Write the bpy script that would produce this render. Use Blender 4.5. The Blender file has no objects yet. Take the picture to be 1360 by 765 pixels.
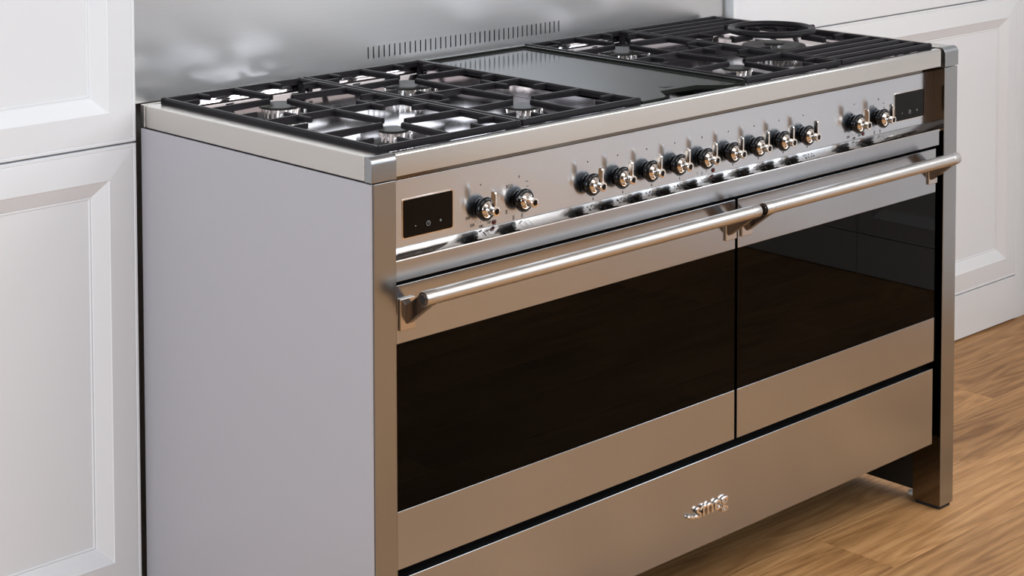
import bpy, bmesh, math, random
from mathutils import Vector, Matrix
random.seed(7)
S = bpy.context.scene
COL = S.collection
PI = math.pi

# ---------------------------------------------------------------- camera
cd = bpy.data.cameras.new('camera'); cam = bpy.data.objects.new('camera', cd); COL.objects.link(cam)
cam.location = (-1.73429, -2.12863, 1.51415)
cam.rotation_euler = (1.51309, 0.00058835, -0.784741)
cd.sensor_width = 36; cd.lens = 2550.0 / 1360 * 36
cd.shift_x = -0.0503; cd.shift_y = -0.4139
cd.clip_start = 0.05
S.camera = cam

# ---------------------------------------------------------------- world, light, exposure
W = bpy.data.worlds.new('world'); S.world = W; W.use_nodes = True
W.node_tree.nodes['Background'].inputs[0].default_value = (0.8, 0.86, 1, 1)
W.node_tree.nodes['Background'].inputs[1].default_value = 0.3

def area(name, loc, aim, sx, sy, power, color):
    l = bpy.data.lights.new(name, 'AREA'); l.shape = 'RECTANGLE'; l.size = sx; l.size_y = sy
    l.energy = power; l.color = color
    o = bpy.data.objects.new(name, l); COL.objects.link(o); o.location = loc
    o.rotation_euler = (Vector(aim) - Vector(loc)).to_track_quat('-Z', 'Y').to_euler()
    return o
# daylight at the right-hand windows and from unseen sources left and front, two ceiling panels
area('daylight_right_near', (2.80, -1.45, 1.75), (0, -1.45, 1.3), 1.05, 1.05, 17, (0.86, 0.92, 1.0))
area('daylight_right_far', (2.80, -2.95, 1.75), (0, -2.95, 1.3), 0.9, 1.05, 13, (0.86, 0.92, 1.0))
area('daylight_left', (-3.1, -1.0, 1.5), (0.5, -0.9, 1.2), 2.0, 1.6, 52, (0.82, 0.91, 1.0))
area('daylight_front', (0.9, -4.1, 2.1), (0.6, 0, 0.9), 2.4, 1.1, 28, (0.84, 0.92, 1.0))
area('ceiling_panel_near', (0.2, -2.3, 2.66), (0.2, -2.3, 0), 1.7, 1.7, 21, (1.0, 0.97, 0.93))
area('ceiling_panel_far', (2.0, -2.2, 2.66), (2.0, -2.2, 0), 1.3, 1.9, 22, (1.0, 0.97, 0.93))
S.view_settings.view_transform = 'Standard'; S.view_settings.look = 'None'
S.view_settings.gamma = 1; S.view_settings.use_curve_mapping = False
S.view_settings.exposure = 0.45

# ---------------------------------------------------------------- materials
def mat(name, col, rough=0.5, metal=0.0, **kw):
    m = bpy.data.materials.new(name); m.use_nodes = True
    b = m.node_tree.nodes['Principled BSDF']
    b.inputs['Base Color'].default_value = (*col, 1); b.inputs['Roughness'].default_value = rough
    b.inputs['Metallic'].default_value = metal
    for k, v in kw.items(): b.inputs[k.replace('_', ' ')].default_value = v
    return m
def nn(m, t, **kw):
    n = m.node_tree.nodes.new(t)
    for k, v in kw.items(): setattr(n, k, v)
    return n
def lk(m, a, b): m.node_tree.links.new(a, b)
def steel(name, col, rough, brush, blur, aniso=0.75, streak=0.05):
    blur = Vector(blur).normalized()
    """brushed stainless: brush = direction of the brush lines, blur = direction across them"""
    m = mat(name, col, rough, 1.0)
    b = m.node_tree.nodes['Principled BSDF']
    b.inputs['Anisotropic'].default_value = aniso
    c = nn(m, 'ShaderNodeCombineXYZ')
    for i in range(3): c.inputs[i].default_value = blur[i]
    lk(m, c.outputs[0], b.inputs['Tangent'])
    g = nn(m, 'ShaderNodeNewGeometry'); mp = nn(m, 'ShaderNodeMapping')
    mp.inputs['Scale'].default_value = tuple(4 if brush[i] else 900 for i in range(3))
    lk(m, g.outputs['Position'], mp.inputs[0])
    n = nn(m, 'ShaderNodeTexNoise'); n.inputs['Scale'].default_value = 1; n.inputs['Detail'].default_value = 3
    lk(m, mp.outputs[0], n.inputs['Vector'])
    r = nn(m, 'ShaderNodeMapRange'); r.inputs[3].default_value = 1 - streak; r.inputs[4].default_value = 1 + streak
    lk(m, n.outputs['Fac'], r.inputs[0])
    v = nn(m, 'ShaderNodeVectorMath', operation='SCALE'); v.inputs[0].default_value = col
    lk(m, r.outputs[0], v.inputs['Scale']); lk(m, v.outputs[0], b.inputs['Base Color'])
    return m
XD, YD, ZD = (1, 0, 0), (0, 1, 0), (0, 0, 1)
YZ, XZ = (0, 1, 1), (1, 0, 1)   # across the brush lines on both faces of a rounded edge
M = {}
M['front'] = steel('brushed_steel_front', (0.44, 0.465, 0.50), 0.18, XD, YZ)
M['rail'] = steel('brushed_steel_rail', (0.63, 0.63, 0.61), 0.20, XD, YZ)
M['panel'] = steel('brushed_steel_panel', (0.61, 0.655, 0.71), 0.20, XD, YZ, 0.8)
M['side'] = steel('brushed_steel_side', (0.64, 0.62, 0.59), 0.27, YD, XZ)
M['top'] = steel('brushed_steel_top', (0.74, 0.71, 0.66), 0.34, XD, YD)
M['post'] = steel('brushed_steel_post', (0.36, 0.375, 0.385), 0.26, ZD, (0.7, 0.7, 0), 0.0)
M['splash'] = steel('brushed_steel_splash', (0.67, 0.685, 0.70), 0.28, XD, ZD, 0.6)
M['polish'] = mat('polished_steel', (0.72, 0.68, 0.64), 0.07, 1)
M['well'] = mat('polished_hob_steel', (0.90, 0.86, 0.88), 0.11, 1)
M['chrome'] = mat('chrome', (0.86, 0.80, 0.74), 0.04, 1)
M['bar'] = steel('handle_steel', (0.62, 0.60, 0.575), 0.34, XD, YZ, 0.0)
M['crown'] = mat('burner_aluminium', (0.86, 0.84, 0.82), 0.2, 1)
M['iron'] = mat('cast_iron', (0.010, 0.009, 0.011), 0.45, 0, Specular_IOR_Level=0.2)
M['cap'] = mat('burner_cap_enamel', (0.028, 0.028, 0.026), 0.38, 0, Specular_IOR_Level=0.1)
M['griddle'] = mat('griddle_coating', (0.018, 0.020, 0.017), 0.13, 0, Specular_IOR_Level=0.04)
M['black'] = mat('black_gloss', (0.003, 0.003, 0.003), 0.08, 0, Specular_IOR_Level=0.15)
M['knob'] = mat('knob_black', (0.004, 0.004, 0.005), 0.12, 0, Specular_IOR_Level=0.35)
M['bracket'] = mat('bracket_steel', (0.24, 0.215, 0.21), 0.22, 1)
M['plate'] = mat('plate_steel', (0.56, 0.53, 0.50), 0.24, 1)
M['inner'] = mat('post_inner_steel_shaded', (0.19, 0.165, 0.15), 0.10, 1)  # post steel with a dim, shaded reflection put into its base colour
M['trimsteel_shaded'] = mat('polished_trim_steel_shaded', (0.17, 0.15, 0.13), 0.06, 1)  # base colour darkened to stand in for shade on the strip
M['glass'] = mat('oven_glass', (0.0008, 0.0007, 0.0005), 0.015, 0, IOR=1.45, Specular_IOR_Level=0.09)
M['dark'] = mat('dark_interior', (0.006, 0.006, 0.006), 0.7)
M['ink'] = mat('print_black', (0.02, 0.02, 0.02), 0.5)
M['icon'] = mat('display_icon', (0.22, 0.24, 0.25), 0.5, 0, Emission_Color=(0.7, 0.75, 0.8, 1), Emission_Strength=0.03)
M['red'] = mat('red_lens', (0.06, 0.002, 0.003), 0.15)
M['foot'] = mat('foot_plastic', (0.75, 0.72, 0.66), 0.5)
M['rubber'] = mat('black_rubber', (0.01, 0.01, 0.01), 0.7)
M['panelgrey'] = mat('grey_side_enamel', (0.43, 0.42, 0.45), 0.32)
M['underside'] = mat('galvanised_chassis', (0.05, 0.045, 0.035), 0.6, 0.5)
def painted(name, col, rough):
    m = mat(name, col, rough)
    b = m.node_tree.nodes['Principled BSDF']; g = nn(m, 'ShaderNodeNewGeometry')
    n = nn(m, 'ShaderNodeTexNoise'); n.inputs['Scale'].default_value = 160
    lk(m, g.outputs['Position'], n.inputs['Vector'])
    bp = nn(m, 'ShaderNodeBump'); bp.inputs['Strength'].default_value = 0.02; bp.inputs['Distance'].default_value = 0.001
    lk(m, n.outputs['Fac'], bp.inputs['Height']); lk(m, bp.outputs[0], b.inputs['Normal'])
    return m
M['white'] = painted('white_satin_paint', (0.85, 0.875, 0.905), 0.32)
M['wall'] = painted('wall_paint', (0.66, 0.67, 0.68), 0.8)

def oak():
    m = mat('oak_plank', (0.5, 0.33, 0.17), 0.5, 0, Specular_IOR_Level=0.3)
    b = m.node_tree.nodes['Principled BSDF']
    g = nn(m, 'ShaderNodeNewGeometry'); oi = nn(m, 'ShaderNodeObjectInfo')
    off = nn(m, 'ShaderNodeVectorMath', operation='SCALE'); off.inputs[0].default_value = (17, 31, 5)
    lk(m, oi.outputs['Random'], off.inputs['Scale'])
    add = nn(m, 'ShaderNodeVectorMath', operation='ADD'); lk(m, g.outputs['Position'], add.inputs[0]); lk(m, off.outputs[0], add.inputs[1])
    def noise(scale, mscale, detail=4, dist=0.0, rough=0.6):
        mp = nn(m, 'ShaderNodeMapping'); mp.inputs['Scale'].default_value = mscale
        lk(m, add.outputs[0], mp.inputs[0])
        n = nn(m, 'ShaderNodeTexNoise'); n.inputs['Scale'].default_value = scale; n.inputs['Detail'].default_value = detail
        n.inputs['Distortion'].default_value = dist; n.inputs['Roughness'].default_value = rough
        lk(m, mp.outputs[0], n.inputs['Vector']); return n
    # cathedral figure: contour bands of a stretched, smooth noise
    big = noise(1.0, (0.9, 9.0, 1), 2.0, 0.5, 0.5)
    mul = nn(m, 'ShaderNodeMath', operation='MULTIPLY'); mul.inputs[1].default_value = 26; lk(m, big.outputs['Fac'], mul.inputs[0])
    fr = nn(m, 'ShaderNodeMath', operation='PINGPONG'); fr.inputs[1].default_value = 1; lk(m, mul.outputs[0], fr.inputs[0])
    fine = noise(1.0, (10, 190, 1), 7, 0.5, 0.8)
    mid = noise(1.0, (2.2, 26, 1), 4, 0.4)
    tone = noise(1.0, (0.9, 3.0, 1), 2)
    def mixf(a, bb, f):
        x = nn(m, 'ShaderNodeMix'); x.data_type = 'FLOAT'; x.inputs[0].default_value = f
        lk(m, a, x.inputs[2]); lk(m, bb, x.inputs[3]); return x.outputs[0]
    s = mixf(mixf(fr.outputs[0], fine.outputs['Fac'], 0.78), mid.outputs['Fac'], 0.38)
    s = mixf(s, tone.outputs['Fac'], 0.25)
    cr = nn(m, 'ShaderNodeValToRGB')
    e = cr.color_ramp.elements
    e[0].position = 0.33; e[0].color = (0.17, 0.070, 0.021, 1)
    e[1].position = 0.66; e[1].color = (0.72, 0.41, 0.185, 1)
    e2 = cr.color_ramp.elements.new(0.5); e2.color = (0.47, 0.245, 0.095, 1)
    lk(m, s, cr.inputs[0])
    hs = nn(m, 'ShaderNodeHueSaturation'); r = nn(m, 'ShaderNodeMapRange')
    r.inputs[3].default_value = 0.86; r.inputs[4].default_value = 1.12; lk(m, oi.outputs['Random'], r.inputs[0])
    lk(m, r.outputs[0], hs.inputs['Value']); lk(m, cr.outputs[0], hs.inputs['Color'])
    lk(m, hs.outputs[0], b.inputs['Base Color'])
    bp = nn(m, 'ShaderNodeBump'); bp.inputs['Strength'].default_value = 0.12; bp.inputs['Distance'].default_value = 0.001
    lk(m, fine.outputs['Fac'], bp.inputs['Height']); lk(m, bp.outputs[0], b.inputs['Normal'])
    return m
M['oak'] = oak()

# ---------------------------------------------------------------- mesh helpers
def link(name, bm, m, parent=None, bevel=0, seg=2, smooth=True):
    me = bpy.data.meshes.new(name)
    bmesh.ops.recalc_face_normals(bm, faces=bm.faces)
    bm.to_mesh(me); bm.free()
    me.materials.append(M[m] if isinstance(m, str) else m)
    o = bpy.data.objects.new(name, me); COL.objects.link(o); o.parent = parent
    if smooth:
        for p in me.polygons: p.use_smooth = True
        me.set_sharp_from_angle(angle=math.radians(38))
    if bevel:
        b = o.modifiers.new('bevel', 'BEVEL'); b.width = bevel; b.segments = seg; b.limit_method = 'ANGLE'
        b.angle_limit = math.radians(40); b.harden_normals = True
    return o
def B(): return bmesh.new()
def box(bm, x0, x1, y0, y1, z0, z1):
    v = [bm.verts.new((x, y, z)) for x in (x0, x1) for y in (y0, y1) for z in (z0, z1)]
    for f in ((0, 1, 3, 2), (4, 6, 7, 5), (0, 4, 5, 1), (2, 3, 7, 6), (0, 2, 6, 4), (1, 5, 7, 3)):
        bm.faces.new([v[i] for i in f])
    return bm
def prism(bm, pts, axis, a0, a1):
    """polygon pts in the plane across axis, extruded a0..a1 along it"""
    def mk(p, a):
        if axis == 'x': return (a, p[0], p[1])
        if axis == 'y': return (p[0], a, p[1])
        return (p[0], p[1], a)
    A = [bm.verts.new(mk(p, a0)) for p in pts]; C = [bm.verts.new(mk(p, a1)) for p in pts]
    n = len(pts); bm.faces.new(A); bm.faces.new(C[::-1])
    for i in range(n): bm.faces.new((A[i], A[(i + 1) % n], C[(i + 1) % n], C[i]))
    return bm
def lathe(bm, prof, mtx=Matrix(), n=32):
    """prof: (r, h) along local z"""
    rings = []
    for r, h in prof:
        if r < 1e-6: rings.append([bm.verts.new(mtx @ Vector((0, 0, h)))])
        else: rings.append([bm.verts.new(mtx @ Vector((r * math.cos(2 * PI * i / n), r * math.sin(2 * PI * i / n), h))) for i in range(n)])
    for a, b in zip(rings, rings[1:]):
        for i in range(n):
            j = (i + 1) % n
            q = [a[i % len(a)], a[j % len(a)], b[j % len(b)], b[i % len(b)]]
            u = []
            for v in q:
                if v not in u: u.append(v)
            if len(u) >= 3: bm.faces.new(u)
    for r in (rings[0], rings[-1]):
        if len(r) > 1: bm.faces.new(r)
    return bm
def torus(bm, c, R, r, n=64, k=14, squash=1.0):
    rs = []
    for i in range(n):
        a = 2 * PI * i / n; row = []
        for j in range(k):
            t = 2 * PI * j / k; q = R + r * math.cos(t)
            row.append(bm.verts.new((c[0] + q * math.cos(a), c[1] + q * math.sin(a), c[2] + r * squash * math.sin(t))))
        rs.append(row)
    for i in range(n):
        for j in range(k):
            bm.faces.new((rs[i][j], rs[(i + 1) % n][j], rs[(i + 1) % n][(j + 1) % k], rs[i][(j + 1) % k]))
    return bm
def barseg(bm, p, q, w, h, w2=None, h2=None, drop=0.0):
    """bar whose TOP centre line runs p -> q (mostly horizontal), tapering to w2,h2"""
    p, q = Vector(p), Vector(q); w2 = w2 or w; h2 = h2 or h
    d = (q - p).normalized(); s = Vector((-d.y, d.x, 0)).normalized()
    V = []
    for c, ww, hh in ((p, w, h), (q, w2, h2)):
        k = ww * 0.28
        prof = [(-ww / 2 + k * .2, -hh), (ww / 2 - k * .2, -hh), (ww / 2, -k), (ww / 2 - k, 0), (-ww / 2 + k, 0), (-ww / 2, -k)]
        V.append([bm.verts.new(c + s * a + Vector((0, 0, b))) for a, b in prof])
    n = 6; bm.faces.new(V[0]); bm.faces.new(V[1][::-1])
    for i in range(n): bm.faces.new((V[0][i], V[0][(i + 1) % n], V[1][(i + 1) % n], V[1][i]))
    return bm
def text(bm, s, size, mtx, extrude=0.0, bold=0.00018):
    cu = bpy.data.curves.new('t', 'FONT'); cu.body = s; cu.size = size; cu.extrude = extrude; cu.offset = bold
    cu.align_x = 'CENTER'; cu.align_y = 'CENTER'; cu.resolution_u = 3
    o = bpy.data.objects.new('t', cu); COL.objects.link(o)
    dg = bpy.context.evaluated_depsgraph_get(); me = bpy.data.meshes.new_from_object(o.evaluated_get(dg))
    me.transform(mtx); bm.from_mesh(me)
    bpy.data.meshes.remove(me); bpy.data.objects.remove(o); bpy.data.curves.remove(cu)
    return bm
RX = Matrix.Rotation(PI / 2, 4, 'X')
def at(x, y, z): return Matrix.Translation((x, y, z)) @ RX      # text / lathe facing -y
def tag(o, label=None, cat=None, group=None, kind=None):
    if label: o['label'] = label
    if cat: o['category'] = cat
    if group: o['group'] = group
    if kind: o['kind'] = kind
    return o
def empty(name, loc, label, cat, group=None):
    o = bpy.data.objects.new(name, None); COL.objects.link(o); o.location = loc; o.empty_display_size = 0.05
    bpy.context.view_layer.update()
    return tag(o, label, cat, group)
def sub(o, parent):
    """parent o (built in world coordinates) under parent, keeping it where it stands"""
    bpy.context.view_layer.update()
    o.parent = parent; o.matrix_parent_inverse = parent.matrix_world.inverted(); return o

# ---------------------------------------------------------------- the setting
XL, XR, YF, YB, ZC = -3.2, 2.82, -4.2, 0.68, 2.7
fl = link('floor', box(B(), XL, XR, YF, YB, -0.05, -0.012), 'dark'); tag(fl, kind='structure')
tag(fl, 'honey oak plank floor')
PW, PL = 0.193, 1.38
rows = int((YB - YF) / PW) + 1
cache = {}
for r in range(rows):
    y1 = YB - r * PW; y0 = max(YF, y1 - PW)
    x = XL - random.uniform(0, PL)
    if 2 <= r <= 4: x = 1.72 - [0.0, 0.55, 1.02][r - 2] - 4 * PL
    while x < XR:
        a, b = max(x, XL), min(x + PL, XR); x += PL
        if b - a < 0.02: continue
        key = (round(b - a, 3), round(y1 - y0, 3))
        if key not in cache:
            bm = B(); w, d = key; c = 0.0006
            # plank with a fine chamfer round the top
            lo = [bm.verts.new(p) for p in ((0, 0, -.012), (w, 0, -.012), (w, d, -.012), (0, d, -.012))]
            md = [bm.verts.new((v.co.x, v.co.y, -c)) for v in lo]
            hi = [bm.verts.new((c if i in (0, 3) else w - c, c if i < 2 else d - c, 0)) for i in range(4)]
            for A_, C_ in ((lo, md), (md, hi)):
                for i in range(4): bm.faces.new((A_[i], A_[(i + 1) % 4], C_[(i + 1) % 4], C_[i]))
            bm.faces.new(hi)
            me = bpy.data.meshes.new('plank'); bmesh.ops.recalc_face_normals(bm, faces=bm.faces); bm.to_mesh(me); bm.free()
            me.materials.append(M['oak']); cache[key] = me
        o = bpy.data.objects.new('plank', cache[key]); COL.objects.link(o); o.location = (a, y0, 0); o.parent = fl
tag(link('ceiling', box(B(), XL, XR, YF, YB, ZC, ZC + .05), 'wall'), kind='structure')
tag(link('wall_back', box(B(), XL, XR, YB, YB + .1, 0, ZC), 'wall'), kind='structure')
tag(link('wall_right', box(B(), XR, XR + .1, YF, YB, 0, ZC), 'wall'), kind='structure')
M['dimwall'] = painted('dark_taupe_paint', (0.16, 0.135, 0.12), 0.8)
tag(link('wall_left', box(B(), XL - .1, XL, YF, YB, 0, ZC), 'dimwall'), kind='structure')
tag(link('wall_front', box(B(), XL, XR, YF - .1, YF, 0, ZC), 'dimwall'), kind='structure')

# ---------------------------------------------------------------- panelled cabinets
def door_rings(x0, x1, z0, z1):
    prof = [(0, .020), (0, .0025), (.0015, 0), (.0050, 0), (.0062, .0016), (.0074, .0005), (.0540, -.0035), (.0555, -.0020),
            (.0790, .0105), (.0800, .0120), (.0830, .0115), (.0842, .0135)]
    return prof
def door(parent, mtx, w, h, name='door'):
    """panelled door in local x (0..w), z (0..h), front facing -y at y=0"""
    bm = B(); prof = door_rings(0, 0, 0, 0); R = []
    for d, y in prof:
        R.append([bm.verts.new(mtx @ Vector(p)) for p in ((d, y, d), (w - d, y, d), (w - d, y, h - d), (d, y, h - d))])
    for a, b in zip(R, R[1:]):
        for i in range(4): bm.faces.new((a[i], a[(i + 1) % 4], b[(i + 1) % 4], b[i]))
    bm.faces.new(R[0])
    o = link(name, bm, 'white', smooth=False)
    d, y = prof[-1]
    q = B(); v = [Vector(p) for p in ((d - .001, y, d - .001), (w - d + .001, y, d - .001), (w - d + .001, y, h - d + .001), (d - .001, y, h - d + .001))]
    f = [q.verts.new(mtx @ p) for p in v]; k = [q.verts.new(mtx @ (p + Vector((0, .004, 0)))) for p in v]
    q.faces.new(f); q.faces.new(k)
    for i in range(4): q.faces.new((f[i], f[(i + 1) % 4], k[(i + 1) % 4], k[i]))
    c = link('centre_panel', q, 'white', smooth=False)
    sub(o, parent); sub(c, o); return o
def cabinet(x0, x1, z0, z1, label, plinth=False, zd0=None, doors=1, group=None, slab=False):
    """fronts at y = 0.60 on the back wall"""
    zd0 = z0 if zd0 is None else zd0
    t = empty('kitchen_cabinet', ((x0 + x1) / 2, .65, z0), label, 'cabinet', group)
    sub(link('body', box(B(), x0 + .001, x1 - .001, .6205, YB - .001, z0 + .001, z1 - .001), 'white', smooth=False), t)
    w = (x1 - x0) / doors
    for i in range(doors):
        if slab:
            d = sub(link('door', box(B(), x0 + .0008, x1 - .0008, .6, .62, zd0 + .0014, z1 - .0014), 'white', bevel=.0025), t); continue
        door(t, Matrix.Translation((x0 + i * w + .0008, .6, zd0 + .0014)), w - .0016, z1 - zd0 - .0028)
    if plinth: sub(link('plinth', box(B(), x0 + .001, x1 - .001, .6, .6203, z0 + .003, zd0 - .001), 'white', bevel=.001), t)
    return t
GAP = 0.8715
cabinet(-.6087, -.0087, .001, GAP, 'white panelled lower cabinet left of the range cooker', True, .12)
cabinet(-.6087, -.0087, GAP, 2.1, 'white panelled upper cabinet front left of the steel splashback')
cabinet(1.526, 2.70, .001, .8745, 'white panelled lower cabinet front right of the range cooker, down to the floor', True, .12)
cabinet(1.526, 2.70, .8745, 2.1, 'plain white upper cabinet front right of the steel splashback', slab=True)
t = tag(link('end_panel', box(B(), 1.5095, 1.5245, .588, YB - .001, .001, 2.1), 'white', bevel=.001),
        'narrow white vertical end panel between the splashback and the right-hand cabinets', 'panel')
t = tag(link('filler_strip', box(B(), 2.7012, 2.8188, .603, YB - .001, .001, 2.1), 'white', bevel=.001),
        'plain white filler strip at the far right edge of the cabinets', 'panel')
# cabinets on the right-hand wall, seen mirrored in the oven glass
RZ = Matrix.Rotation(-PI / 2, 4, 'Z')
ends = [.58, -.29, -1.16, -2.03, -2.90]
for i in range(4):
    ya, yb = ends[i], ends[i + 1]
    for (z0, z1, zd) in ((.001, .8715, .12), (.8715, 2.1, .8715)):
        if z0 > .5 and i > 0: continue
        side = ['nearest the corner', 'second from the corner', 'third from the corner', 'farthest from the corner'][i]
        t = empty('kitchen_cabinet', (XR - .03, (ya + yb) / 2, z0), 'white %s cabinet on the right wall mirrored in oven glass, %s' % ('lower' if z0 < .1 else 'upper', side), 'cabinet', 'cabinets on the right wall')
        sub(link('body', box(B(), XR - .03, XR - .001, yb + .001, ya - .001, z0 + .001, z1 - .001), 'white', smooth=False), t)
        door(t, Matrix.Translation((XR - .0515, ya - .001, zd + .0014)) @ RZ, ya - yb - .002, z1 - zd - .0028)
        if z0 < .1: sub(link('plinth', box(B(), XR - .0515, XR - .0305, yb + .001, ya - .001, .003, .119), 'white'), t)

tag(link('trim_1', box(B(), XR - .07, XR - .001, -2.9, -.29, .8725, .90), 'white', bevel=.002), kind='structure')
def window(n, yc, zc, w, h):
    f = bpy.data.objects.new('window_%d' % n, None); COL.objects.link(f); tag(f, kind='structure')
    for y0, y1, z0, z1 in ((yc - w / 2 - .07, yc - w / 2 - .002, zc - h / 2 - .07, zc + h / 2 + .07), (yc + w / 2 + .002, yc + w / 2 + .07, zc - h / 2 - .07, zc + h / 2 + .07),
                           (yc - w / 2, yc + w / 2, zc - h / 2 - .07, zc - h / 2 - .002), (yc - w / 2, yc + w / 2, zc + h / 2 + .002, zc + h / 2 + .07)):
        link('window_frame', box(B(), XR - .045, XR - .001, y0, y1, z0, z1), 'white', f, .003)
window(1, -1.45, 1.75, 1.05, 1.05); window(2, -2.95, 1.75, .9, 1.05)

# ---------------------------------------------------------------- splashback with vent slots
bm = B()
SX0, SX1, SY0, SY1, SZ0, SZ1 = -.0075, 1.489, .6065, .6095, .934, 2.0
ns = 40; xs0, xs1 = .489, .983; sw = .0028; z0s, z1s = .9525, .9745
cuts = [xs0 + (xs1 - xs0) * i / (ns - 1) for i in range(ns)]
box(bm, SX0, SX1, SY0, SY1, SZ0, z0s); box(bm, SX0, SX1, SY0, SY1, z1s, SZ1)
xa = SX0
for c in cuts:
    box(bm, xa, c - sw / 2, SY0, SY1, z0s, z1s); xa = c + sw / 2
box(bm, xa, SX1, SY0, SY1, z0s, z1s)
bmesh.ops.remove_doubles(bm, verts=bm.verts, dist=1e-5)
sp = empty('splashback', (.74, .63, .934), 'tall brushed steel splashback with a row of thin vent slots behind the hob', 'splashback')
sub(link('steel_sheet', bm, 'splash', smooth=False), sp)
sub(link('backing_board', box(B(), SX0, SX1 + .0195, SY1 + .012, .66, SZ0, SZ1), 'dark', smooth=False), sp)
sub(link('edge_trim', box(B(), 1.4892, 1.4935, .6065, .6215, SZ0, SZ1), 'polish', smooth=False), sp)
bm = B(); box(bm, SX0, SX1, SY1, SY1 + .012, SZ0, SZ0 + .003)
sub(link('slot_backing', bm, 'dark', smooth=False), sp)

# ================================================================ RANGE COOKER
rc = empty('range_cooker', (.75, .3, 0), 'wide freestanding stainless steel range cooker with two oven doors', 'range cooker')
def P(o): return sub(o, rc)
def prt(name, bm, m, bevel=0, seg=2, label=None, smooth=True):
    o = P(link(name, bm, m, None, bevel, seg, smooth))
    if label: o['label'] = label
    return o
ZT = .9325
# --- side, back and chassis
prt('side_panel', box(B(), -.0003, .0042, .0022, .601, .022, .8935), 'panelgrey', .001, label='grey enamelled side panel')
prt('side_panel', box(B(), 1.494, 1.4985, .067, .601, .022, .8935), 'panelgrey', .001, label='grey enamelled side panel')
prt('back_panel', box(B(), .008, 1.492, .597, .602, .05, .893), 'underside')
bm = B(); box(bm, .0465, 1.4535, .048, .596, .145, .872); box(bm, .018, 1.482, .24, .596, .03, .1449)  # lower box added to deepen the shade under the cooker
prt('chassis', bm, 'dark', smooth=False, label='black inner chassis with an added shade block underneath')
bm = B(); box(bm, 1.484, 1.4932, .07, .596, .014, .144)
prt('chassis_rail', bm, 'underside', .001)
bm = B(); box(bm, .0068, .0160, .07, .596, .03, .144); prt('chassis_rail', bm, 'underside', .001)
for yy, zz in ((.112, .116), (.112, .07)):
    prt('rail_hole', lathe(B(), [(0.0035, 0), (0.0035, .0006)], Matrix.Translation((1.4839, yy, zz)) @ Matrix.Rotation(-PI / 2, 4, 'Y'), 10), 'dark', smooth=False)
prt('rail_slot', box(B(), 1.4833, 1.4839, .145, .19, .105, .110), 'dark', smooth=False)
for xx in (1.4885, .0115):
    for yy in (.09, .56):
        prt('adjusting_foot', lathe(B(), [(.008, .0005), (.010, .003), (.008, .009), (.003, .010), (.003, .04)], Matrix.Translation((xx, yy, 0)), 20), 'foot', label='cream plastic adjusting foot')
# --- front posts
for x0, x1 in ((.0044, .0460), (1.4545, 1.4995)):
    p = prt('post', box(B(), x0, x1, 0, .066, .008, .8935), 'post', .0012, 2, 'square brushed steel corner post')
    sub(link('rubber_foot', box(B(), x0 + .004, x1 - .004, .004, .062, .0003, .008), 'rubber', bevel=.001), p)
    ix = (x1, x1 + .0004) if x0 < 1 else (x0 - .0004, x0)
    sub(link('inner_face', box(B(), *ix, .0008, .0655, .009, .893), 'inner'), p)['label'] = 'polished inner face'
    # rounded corner cap
    pts = [(.0155, .8955), (-.0015, .8955), (-.0015, .9215)]
    for i in range(1, 9):
        a = PI - i * PI / 2 / 8
        pts.append((-.0015 + .0115 + .0115 * math.cos(a), .9215 + .0118 * math.sin(a)))
    pts.append((.0155, .9333))
    c = link('corner_cap', prism(B(), pts, 'x', (x0 if x0 > 1 else .0006) - .0008, x1 + .0004), 'post', bevel=.0008); sub(c, p); c['label'] = 'rounded steel corner cap'
# --- worktop rim round the well
prt('worktop_side', box(B(), .0002, .046, .0165, .5895, .8955, ZT), 'side', .0022, 3, 'brushed steel left hob rim')
prt('worktop_side', box(B(), 1.4545, 1.4998, .0165, .5895, .8955, ZT), 'side', .0022, 3, 'brushed steel right hob rim')
bm = B(); box(bm, .0002, 1.4998, .5905, .603, .8955, ZT + .0005)
prt('worktop_back', bm, 'side', .0015, 2, 'brushed steel back hob rim')
bm = B(); pts = [(.014, .8985), (.0005, .8985), (.0005, .9285)]
for i in range(1, 8):
    a = PI - i * PI / 2 / 8; pts.append((.0045 + .004 * math.cos(a), .9285 + .004 * math.sin(a)))
pts += [(.0045, ZT), (.014, ZT)]
prism(bm, pts, 'x', .0466, 1.4412)
prt('worktop_front', bm, 'rail', label='brushed steel front hob rim')
# hob well: stepped stainless tray
bm = B()
WX0, WX1, WY0, WY1 = .046, 1.4545, .014, .5895
def ring(d, z): return [(WX0 + d, WY0 + d, z), (WX1 - d, WY0 + d, z), (WX1 - d, WY1 - d, z), (WX0 + d, WY1 - d, z)]
steps = [ring(0, .9322), ring(.002, .925), ring(.004, .9205), ring(.013, .9195), ring(.017, .9185), ring(.023, .9085), ring(.027, .9065)]
V = [[bm.verts.new(p) for p in s] for s in steps]
for a, b in zip(V, V[1:]):
    for i in range(4): bm.faces.new((a[i], a[(i + 1) % 4], b[(i + 1) % 4], b[i]))
bm.faces.new(V[-1])
prt('hob_well', bm, 'well', label='mirror polished stainless hob tray', smooth=False)

for x in (.5925, .8675):
    prt('well_divider', box(B(), x - .0012, x + .0012, .042, .562, .9066, .9262), 'well', .0005, 1, 'upright steel rib beside the griddle bay')

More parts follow.
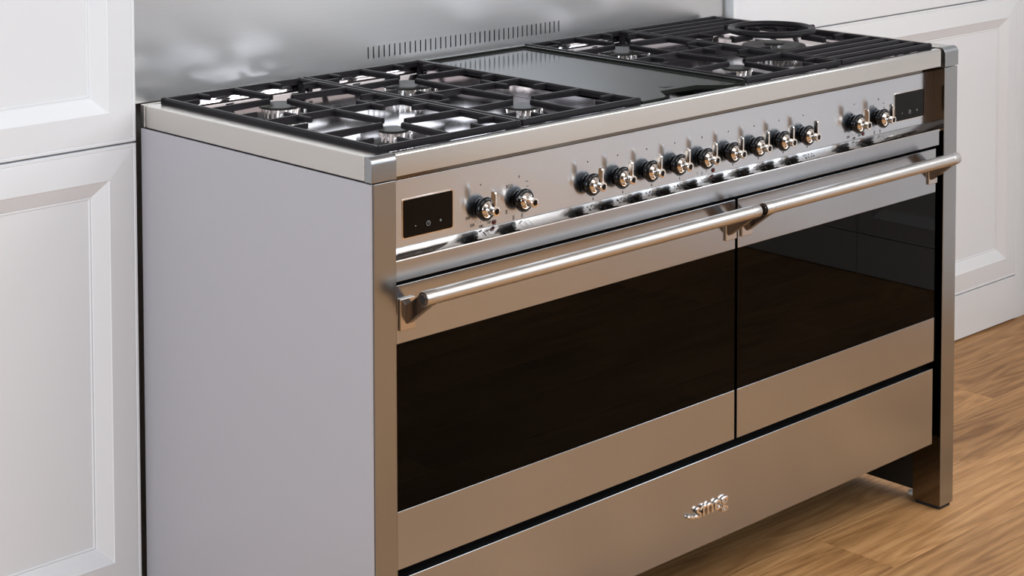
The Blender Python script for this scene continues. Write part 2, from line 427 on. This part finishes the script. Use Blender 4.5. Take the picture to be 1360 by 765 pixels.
# --- control panel area
prt('control_panel', box(B(), .0465, 1.4543, .0265, .045, .7840, .8852), 'panel', .0006, 1, 'brushed steel control panel')
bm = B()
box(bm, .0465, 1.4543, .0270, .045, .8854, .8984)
prt('polished_trim', bm, 'trimsteel_shaded', .0005, 1, 'polished strip over the control panel')
bm = B(); prism(bm, [(.0265, .7838), (.0052, .7722), (.0052, .768), (.045, .768), (.045, .7838)], 'x', .0465, 1.4542)
bev = prt('bevel', bm, 'polish', .0006, 2, 'polished sloping bevel under the control panel')
prt('fascia', box(B(), .0465, 1.4452, .0050, .040, .7408, .7716), 'front', .0008, 2, 'brushed steel fascia strip')

# displays
def display(x0, x1, z0, z1):
    bm = B(); r = .003; pts = []
    for cx, cz, a0 in ((x1 - r, z1 - r, 0), (x0 + r, z1 - r, 90), (x0 + r, z0 + r, 180), (x1 - r, z0 + r, 270)):
        for k in range(4):
            a = math.radians(a0 + 30 * k); pts.append((cx + r * math.cos(a), cz + r * math.sin(a)))
    prism(bm, [((p[0] - (x0 + x1) / 2) * 1.035 + (x0 + x1) / 2, (p[1] - (z0 + z1) / 2) * 1.05 + (z0 + z1) / 2) for p in pts], 'y', .0257, .0270)
    d = prt('display', bm, 'chrome', label='black touch display with bright metal edge')
    bm = B(); prism(bm, pts, 'y', .0251, .0265)
    sub(link('display_glass', bm, 'black', smooth=False), d)
    w, h = x1 - x0, z1 - z0; bm = B(); y = .0249
    text(bm, '-', .010, at(x0 + w * .24, y, z0 + h * .28)); text(bm, '+', .009, at(x0 + w * .75, y, z0 + h * .26))
    cx, cz, R = x0 + w * .5, z0 + h * .26, .0040; n = 20
    A = [bm.verts.new((cx + R * math.cos(2 * PI * i / n), y, cz + R * math.sin(2 * PI * i / n))) for i in range(n)]
    C = [bm.verts.new((cx + .78 * R * math.cos(2 * PI * i / n), y, cz + .78 * R * math.sin(2 * PI * i / n))) for i in range(n)]
    for i in range(n): bm.faces.new((A[i], A[(i + 1) % n], C[(i + 1) % n], C[i]))
    box(bm, cx - .0003, cx + .0003, y - .0001, y, cz, cz + .0024); box(bm, cx, cx + .0018, y - .0001, y, cz - .0003, cz + .0003)
    tag(sub(link('touch_icons', bm, 'icon', smooth=False), d), kind='stuff')
display(.0812, .1787, .7965, .8537)
display(1.3240, 1.4212, .8003, .8540)

# knobs
KX = [.2375, .3190] + [.473 + .0706 * i for i in range(9)] + [1.193, 1.2705]
KZ = .8163
def make_knob(x, ang):
    mt = Matrix.Translation((x, .0265, KZ)) @ Matrix.Rotation(PI / 2, 4, 'X')
    k = prt('control_knob', lathe(B(), [(.0150, .0002), (.0150, .0012), (.0120, .0020), (.0115, .0060), (.0150, .0075), (.0180, .0095), (.0188, .0120),
                                        (.0185, .0142), (.0165, .0165), (.0138, .0172), (0, .0172)], mt, 40), 'knob', label='black knob skirt with chrome stem and lever')
    s = link('stem', lathe(B(), [(.0128, .0168), (.0129, .0178), (.0122, .0188), (.0092, .0208), (.0080, .0222), (.0074, .0240), (.0070, .0310), (.0074, .0345),
                                 (.0076, .0358), (.0071, .0366), (.0048, .0368), (.0045, .0350), (0, .0350)], mt, 32), 'chrome')
    sub(s, k); s['label'] = 'chrome stem'
    bm = B()
    lathe(bm, [(.0044, .0352), (.0044, .0357), (0, .0357)], mt, 20)
    sub(link('stem_hole', bm, 'black'), k)
    # lever: upright rounded blade
    bm = B(); y0, y1 = -.0128, -.0032; r = (y1 - y0) / 2; pts = [(y0 + .003, .003), (y1, .003)]
    for i in range(9):
        a = i * PI / 8; pts.append(((y0 + y1) / 2 + r * math.cos(a), .0265 + r * .9 * math.sin(a)))
    pts += [(y0, .006)]
    prism(bm, [(p[0], p[1]) for p in pts], 'x', -.0019, .0019)
    bmesh.ops.rotate(bm, verts=bm.verts, cent=(0, 0, 0), matrix=Matrix.Rotation(ang, 3, 'Y'))
    bmesh.ops.translate(bm, verts=bm.verts, vec=(x, .0045, KZ))
    l = link('lever', bm, 'chrome', bevel=.0009, seg=3); sub(l, k); l['label'] = 'chrome lever blade'
for i, x in enumerate(KX): make_knob(x, math.radians(-67) if i == 1 else 0)
for x, z in ((.2651, .7891), (.7852, .7897), (1.2215, .7920)):
    prt('indicator_lamp', lathe(B(), [(.0042, 0), (.0042, .0010), (.0030, .0018), (0, .0021)], at(x, .0265, z), 20), 'red', label='small dark red indicator lamp')

# printed markings on the panel and the bevel
bm = B(); y = .02635
def T(s, size, x, z, rot=0): text(bm, s, size, Matrix.Translation((x, y, z)) @ RX @ Matrix.Rotation(rot, 4, 'Z'))
def dash(x, z, w, h, rot=0):
    v = [Vector((a, 0, b)) for a, b in ((-w / 2, -h / 2), (w / 2, -h / 2), (w / 2, h / 2), (-w / 2, h / 2))]
    R_ = Matrix.Rotation(rot, 3, 'Y'); bm.faces.new([bm.verts.new(R_ @ q + Vector((x, y, z))) for q in v])
for base, hi in ((KX[0], True), (KX[11], False)):
    T('\u2022', .009, base, .8515)
    for s, dx, dz in (('250', -.027, -.012), ('220', -.018, -.0245), ('180', 0, -.0292), ('150', .0165, -.026)):
        T(s, .0062, base + dx, KZ + dz)
    for k in range(9):
        a = math.radians(-150 + 15 * k); dash(base + .0225 * math.cos(a), KZ + .0225 * math.sin(a), .0005, .0028, -a - PI / 2)
for base in (KX[1], KX[12]):
    T('0', .006, base, .8515); T('ECO', .0070, base - .021, .8395)
    for dx, dz, w in ((.017, .0255, .0055), (.018, .0175, .0050), (.0255, .0085, .003), (.026, .0045, .003)):
        dash(base + dx, KZ + dz, w, .0010)
    for dx, dz in ((-.027, -.016), (-.012, -.0275), (.0065, -.0270)):
        for q in (-.0025, 0, .0025): dash(base + dx, KZ + dz + q, .0046, .0010)
        dash(base + dx - .001, KZ + dz, .0008, .0060)
for i in range(2, 11):
    x = KX[i]
    if i == 6:
        T('0', .006, x, .8515); T('1', .006, x - .012, .7905); T('3', .006, x, .7885); T('5', .005, x + .012, .791); continue
    T('\u2022', .010, x, .8515)
    T('6', .0068, x + .0125, .7890 if i < 6 else .7920)
tag(P(link('dial_markings', bm, 'ink', smooth=False)), kind='stuff')
bm = B()
sl = math.atan2(.7838 - .7722, .0265 - .0052)
BM = lambda x: Matrix.Translation((x, .0158, .7780 + .0004)) @ Matrix.Rotation(sl, 4, 'X')
def bl(m, x0, y0, x1, y1, w=.0004):
    d = Vector((x1 - x0, y1 - y0, 0)); n = Vector((-d.y, d.x, 0)).normalized() * w / 2
    a, b = Vector((x0, y0, 0)), Vector((x1, y1, 0))
    bm.faces.new([bm.verts.new(m @ q) for q in (a - n, b - n, b + n, a + n)])
def rect(m, x, w, h, cy=0):
    for q in ((x - w / 2, cy - h / 2, x + w / 2, cy - h / 2), (x + w / 2, cy - h / 2, x + w / 2, cy + h / 2), (x + w / 2, cy + h / 2, x - w / 2, cy + h / 2), (x - w / 2, cy + h / 2, x - w / 2, cy - h / 2)): bl(m, *q)
for i, x in enumerate(KX):
    m = BM(x + .004)
    if i in (0, 1, 11, 12):
        rect(m, -.006, .010, .012); rect(m, .007, .010, .012)
        if i in (0, 11): bl(m, -.006 if i == 0 else .007, -.004, -.006 if i == 0 else .007, .004, .0022)
    else:
        for cx in (-.012, -.004, .004, .012):
            for cy in (-.0032, .0032): text(bm, 'o', .0062, m @ Matrix.Translation((cx, cy + .001, 0)))
        k = (i - 2) % 8; text(bm, '\u2022', .014, m @ Matrix.Translation((-.012 + .008 * (k // 2), (-.0032, .0032)[k % 2] - .001, .0001)))
tag(P(link('zone_symbols', bm, 'ink', smooth=False)), kind='stuff')

# --- oven doors and drawer
def oven_door(x0, x1, px0, px1, hx0, hx1, lab):
    bm = B(); box(bm, x0, x1, .006, .042, .648, .7352); box(bm, x0, x1, .006, .042, .3085, .3963)
    d = prt('oven_door', bm, 'front', .0007, 2, lab)
    sub(link('glass_pane', box(B(), x0, x1, .0064, .040, .3966, .6477), 'glass', bevel=.0004, seg=1), d)
    L = hx1 - hx0; RYM = Matrix.Rotation(PI / 2, 4, 'Y')
    bm = B(); lathe(bm, [(.0100, .0004), (.0110, .0004), (.0114, .0012), (.0114, .0195), (.0107, .0198), (.0107, .0208), (.0111, .0210),
                         (.0111, L - .0210), (.0107, L - .0208), (.0107, L - .0198), (.0114, L - .0195), (.0114, L - .0012), (.0110, L - .0004), (.0100, L - .0004)],
                    Matrix.Translation((hx0, -.0440, .7240)) @ RYM, 40)
    o = link('handle_bar', bm, 'bar'); sub(o, d); o['label'] = 'round steel handle bar'
    for hx, sg in ((hx0, -1), (hx1, 1)):
        mt = Matrix.Translation((hx, -.0440, .7240)) @ Matrix.Rotation(sg * PI / 2, 4, 'Y')
        sub(link('handle_end_ring', lathe(B(), [(.0103, -.0002), (.0103, .0004), (.0072, .0004), (.0068, .0010), (.0062, .0010), (.0058, -.0020)], mt, 32), 'bracket'), d)
        sub(link('handle_end_plug', lathe(B(), [(.0060, -.0010), (.0060, .0005), (0, .0005)], mt, 24), 'rubber'), d)
    for i, px in enumerate((px0, px1)):
        sub(link('handle_plate', prism(B(), [(px - .0145, .667), (px + .0145, .667), (px + .0145, .7150), (px - .0145, .7150)], 'y', .0018, .0058), 'plate', bevel=.0014, seg=3), d)
        bx = (px - .0035, px + .0095) if i == 0 else (px - .0095, px + .0035)
        c = link('handle_bracket', prism(B(), [(.0018, .6760), (.0018, .7050), (-.038, .7325), (-.050, .7310), (-.0550, .7230), (-.052, .7150), (-.044, .7105)], 'x', *bx), 'bracket', bevel=.001, seg=2)
        sub(c, d)
    return d
oven_door(.0480, .8213, .0695, .8068, .0590, .8222, 'wide left oven door with black glass')
oven_door(.8287, 1.4359, .8500, 1.4215, .8370, 1.4335, 'narrower right oven door with black glass')
for x, in ((1.4450,),):
    prt('door_gap_trim', box(B(), 1.4372, 1.4440, .030, .046, .31, .738), 'dark', smooth=False)
dr = prt('storage_drawer', box(B(), .0480, 1.4333, .0060, .036, .1407, .2940), 'front', .0012, 2, 'wide brushed steel storage drawer front')
# chrome lettering on the drawer
bm = B(); text(bm, 'smeg', .037, at(.7560, .0022, .2085) @ Matrix.Diagonal((1.12, 1, 1, 1)), .0022)
sub(link('logo_letters', bm, 'chrome', bevel=.0004, seg=1), dr)
for x_, z_ in ((.6985, .2045), (.7075, .2010), (.7165, .2000)):
    o = link('logo_dot', lathe(B(), [(0, -.0045), (.003, -.003), (.0042, 0), (.003, .003), (0, .0045)], at(x_, .0022, z_), 14), 'chrome'); sub(o, dr)

# --- burners
def gear(bm, c, r0, r1, z0, z1, n):
    lo, hi = [], []
    for i in range(n * 4):
        a = 2 * PI * (i + .5) / (n * 4); r = r1 if (i // 2) % 2 == 0 else r0
        lo.append(bm.verts.new((c[0] + r1 * .92 * math.cos(a), c[1] + r1 * .92 * math.sin(a), z0)))
        hi.append(bm.verts.new((c[0] + r * math.cos(a), c[1] + r * math.sin(a), z1)))
    k = len(lo)
    for i in range(k): bm.faces.new((lo[i], lo[(i + 1) % k], hi[(i + 1) % k], hi[i]))
    bm.faces.new(hi); bm.faces.new(lo[::-1]); return bm
ZF = .9066
def burner(cx, cy, r, lab, zc=.9255, n=22):
    mt = Matrix.Translation((cx, cy, 0))
    b = prt('burner', lathe(B(), [(r * 1.45, ZF), (r * 1.45, ZF + .0015), (r * 1.35, ZF + .003), (r * 1.08, ZF + .0035), (r * 1.0, ZF + .0045), (0, ZF + .0045)], mt, 48), 'cap', label=lab)
    sub(link('flame_crown', gear(B(), (cx, cy), r * .80, r * .93, ZF + .004, zc, n), 'crown', smooth=False), b)
    sub(link('burner_cap', lathe(B(), [(r * .90, zc), (r, zc + .001), (r, zc + .003), (r * .96, zc + .0042), (r * .6, zc + .0046), (0, zc + .0046)], mt, 48), 'cap'), b)
    for a in (-2.2, -.4):
        sub(link('igniter', lathe(B(), [(.0028, ZF), (.0028, zc - .006), (.0015, zc - .003), (0, zc - .002)], Matrix.Translation((cx + r * 1.15 * math.cos(a), cy + r * 1.15 * math.sin(a), 0)), 12), 'crown'), b)
BX = [.174, .452, 1.0045, 1.2925]
burner(BX[0], .450, .036, 'medium gas burner at the back left')
burner(BX[0], .158, .025, 'small gas burner at the front left corner', n=16)
burner(BX[1], .450, .045, 'large gas burner left of the griddle, at the back', n=28)
burner(BX[1], .158, .030, 'medium gas burner left of the griddle, at the front', n=20)
burner(BX[2], .450, .050, 'large gas burner right of the griddle, at the back', n=30)
burner(BX[2], .158, .028, 'small gas burner right of the griddle, at the front', n=18)
# wok burner: broad ring cap with a small inner cap
cx, cy = BX[3], .300; mt = Matrix.Translation((cx, cy, 0))
b = prt('burner', lathe(B(), [(.078, ZF), (.078, ZF + .002), (.070, ZF + .004), (0, ZF + .004)], mt, 48), 'cap', label='broad wok burner under the ring')
bm = B(); gear(bm, (cx, cy), .056, .060, ZF + .003, .921, 40); sub(link('flame_crown', bm, 'crown', smooth=False), b)
sub(link('burner_cap', lathe(B(), [(.030, .921), (.064, .921), (.065, .9225), (.064, .925), (.058, .9262), (.036, .9215), (.030, .9213)], mt, 56), 'cap'), b)
bm = B(); gear(bm, (cx, cy), .016, .0185, .918, .926, 14); sub(link('inner_crown', bm, 'crown', smooth=False), b)
sub(link('inner_cap', lathe(B(), [(.018, .926), (.021, .927), (.021, .929), (.019, .9302), (0, .9305)], mt, 32), 'cap'), b)

# ================================================================ cast iron pan supports
GZ = .9420; GY0, GY1, GYM = .020, .586, .305
def feet(t, pts, zt):
    for x, y in pts:
        sub(link('foot', prism(B(), [(x - .005, zt), (x + .005, zt), (x + .0035, .9070), (x - .0035, .9070)], 'y', y - .005, y + .005), 'iron', bevel=.0008), t)
def frame(x0, x1, extra=()):
    bm = B(); w, h = .0105, .0105
    barseg(bm, (x0, GY0 + w / 2, GZ), (x1, GY0 + w / 2, GZ), w, h)
    barseg(bm, (x0, GY1 - w / 2, GZ), (x1, GY1 - w / 2, GZ), w, h)
    barseg(bm, (x0 + w / 2, GY0, GZ), (x0 + w / 2, GY1, GZ), w, h)
    barseg(bm, (x1 - w / 2, GY0, GZ), (x1 - w / 2, GY1, GZ), w, h)
    for y in extra: barseg(bm, (x0 + w / 2, y, GZ), (x1 - w / 2, y, GZ), w, h)
    return bm
def pan_support(x0, x1, cx, lab):
    t = empty('pan_support', ((x0 + x1) / 2, .303, .907), lab, 'pan support', 'cast iron pan supports')
    f = link('frame', frame(x0, x1, (GYM,)), 'iron'); sub(f, t)
    xi0, xi1 = x0 + .008, x1 - .008
    for cy, ya, yb in ((.450, GYM + .004, GY1 - .008), (.158, GY0 + .008, GYM - .004)):
        for p, q in (((cx, yb), (cx, cy + .026)), ((cx, ya), (cx, cy - .022)), ((xi0, cy), (cx - .024, cy)), ((xi1, cy), (cx + .024, cy))):
            sub(link('finger', barseg(B(), (*p, GZ), (*q, GZ + .0008), .0098, .0115, .0080, .0090), 'iron'), t)
        for sx in (-1, 1):
            for sy in (-1, 1):
                ye = yb if sy > 0 else ya; xe = xi1 if sx > 0 else xi0
                xs = cx + sx * .074; ys = cy + sy * .080
                sub(link('stub', barseg(B(), (xs, ye, GZ), (xs, ye - sy * .030, GZ + .0003), .0080, .0105, .0068, .0085), 'iron'), t)
                sub(link('stub', barseg(B(), (xe, ys, GZ), (xe - sx * .030, ys, GZ + .0003), .0080, .0105, .0068, .0085), 'iron'), t)
    feet(t, [(x, y) for x in (x0 + .0065, x1 - .0065) for y in (GY0 + .022, GY1 - .012)], GZ - .009)
    return t
pan_support(.0290, .3190, BX[0], 'black cast iron pan support at the far left of the hob')
pan_support(.3215, .5935, BX[1], 'black cast iron pan support just left of the griddle plate')
pan_support(.8665, 1.1430, BX[2], 'black cast iron pan support just right of the griddle plate')
# slatted support with the wok ring
x0, x1 = 1.1460, 1.4385
t = empty('pan_support', ((x0 + x1) / 2, .303, .907), 'black slatted cast iron pan support at the far right, under the wok ring', 'pan support', 'cast iron pan supports')
sub(link('frame', frame(x0, x1, (.166, .440)), 'iron'), t)
for y in (.060, .0945, .129, .476, .5115, .547):
    sub(link('slat', barseg(B(), (x0 + .006, y, GZ), (x1 - .006, y, GZ), .0135, .0105), 'iron'), t)
for sx in (-1, 1):
    for dy in (-.075, .075):
        xe = x1 - .008 if sx > 0 else x0 + .008
        sub(link('stub', barseg(B(), (xe, .303 + dy, GZ), (xe - sx * .035, .303 + dy, GZ), .008, .0105, .0068, .0085), 'iron'), t)
for dx in (-.075, .075):
    sub(link('stub', barseg(B(), (1.2925 + dx, .434, GZ), (1.2925 + dx, .400, GZ), .008, .0105, .0068, .0085), 'iron'), t)
feet(t, [(x, y) for x in (x0 + .0065, x1 - .0065) for y in (GY0 + .022, GY1 - .012)], GZ - .009)
# wok ring
wr = empty('wok_ring', (BX[3], .300, .9425), 'black cast iron wok ring with four arms on the far right pan support', 'wok ring')
sub(link('ring', torus(B(), (BX[3] - .0045, .303, .9565), .0815, .0078, squash=.85), 'iron'), wr)
for dx, dy in ((-1, 0), (1, 0), (0, -1), (0, 1)):
    cxx, cyy = BX[3], .300; L = .128
    bm = barseg(B(), (cxx + dx * L, cyy + dy * L, .9535), (cxx + dx * .072, cyy + dy * .072, .9545), .0100, .0108)
    sub(link('arm', bm, 'iron'), wr)

# ================================================================ griddle plate
gp = empty('griddle_plate', (.73, .303, .907), 'flat dark grey griddle plate with a notched front edge in the middle of the hob', 'griddle')
gx0, gx1 = .5960, .8640
out = [(gx0, .0190), (.650, .0190), (.662, .0260), (.690, .0640), (.776, .0600), (.816, .0225), (gx1, .0190), (gx1, GY1), (gx0, GY1)]
sub(link('plate', prism(B(), out, 'z', .9280, .9358), 'griddle', bevel=.0012, seg=2), gp)
bm = B(); lw = .0075
box(bm, gx0, gx0 + lw, .030, GY1, .9350, .9400); box(bm, gx1 - lw, gx1, .0192, GY1, .9350, .9405)
box(bm, gx0 + lw, gx1 - lw, GY1 - .011, GY1, .9350, .9405)
sub(link('raised_lip', bm, 'griddle', bevel=.0012), gp)
bm = B(); 
box(bm, gx1 - lw - .0085, gx1 - lw - .0002, .030, GY1 - .0115, .93575, .93615); box(bm, gx0 + lw, gx1 - lw - .0085, GY1 - .0195, GY1 - .0112, .93575, .93615)
box(bm, gx0 + lw + .0005, gx0 + lw + .0018, .045, GY1 - .02, .93575, .93605)
sub(link('drain_groove', bm, 'dark', smooth=False), gp)
bm = B(); prism(bm, [(.716, .092), (.741, .080), (.7195, .0765)], 'z', .9357, .9361)
sub(link('pour_hole', bm, 'dark', smooth=False), gp)
feet(gp, [(.606, .035), (.854, .035), (.606, .57), (.854, .57)], .929)
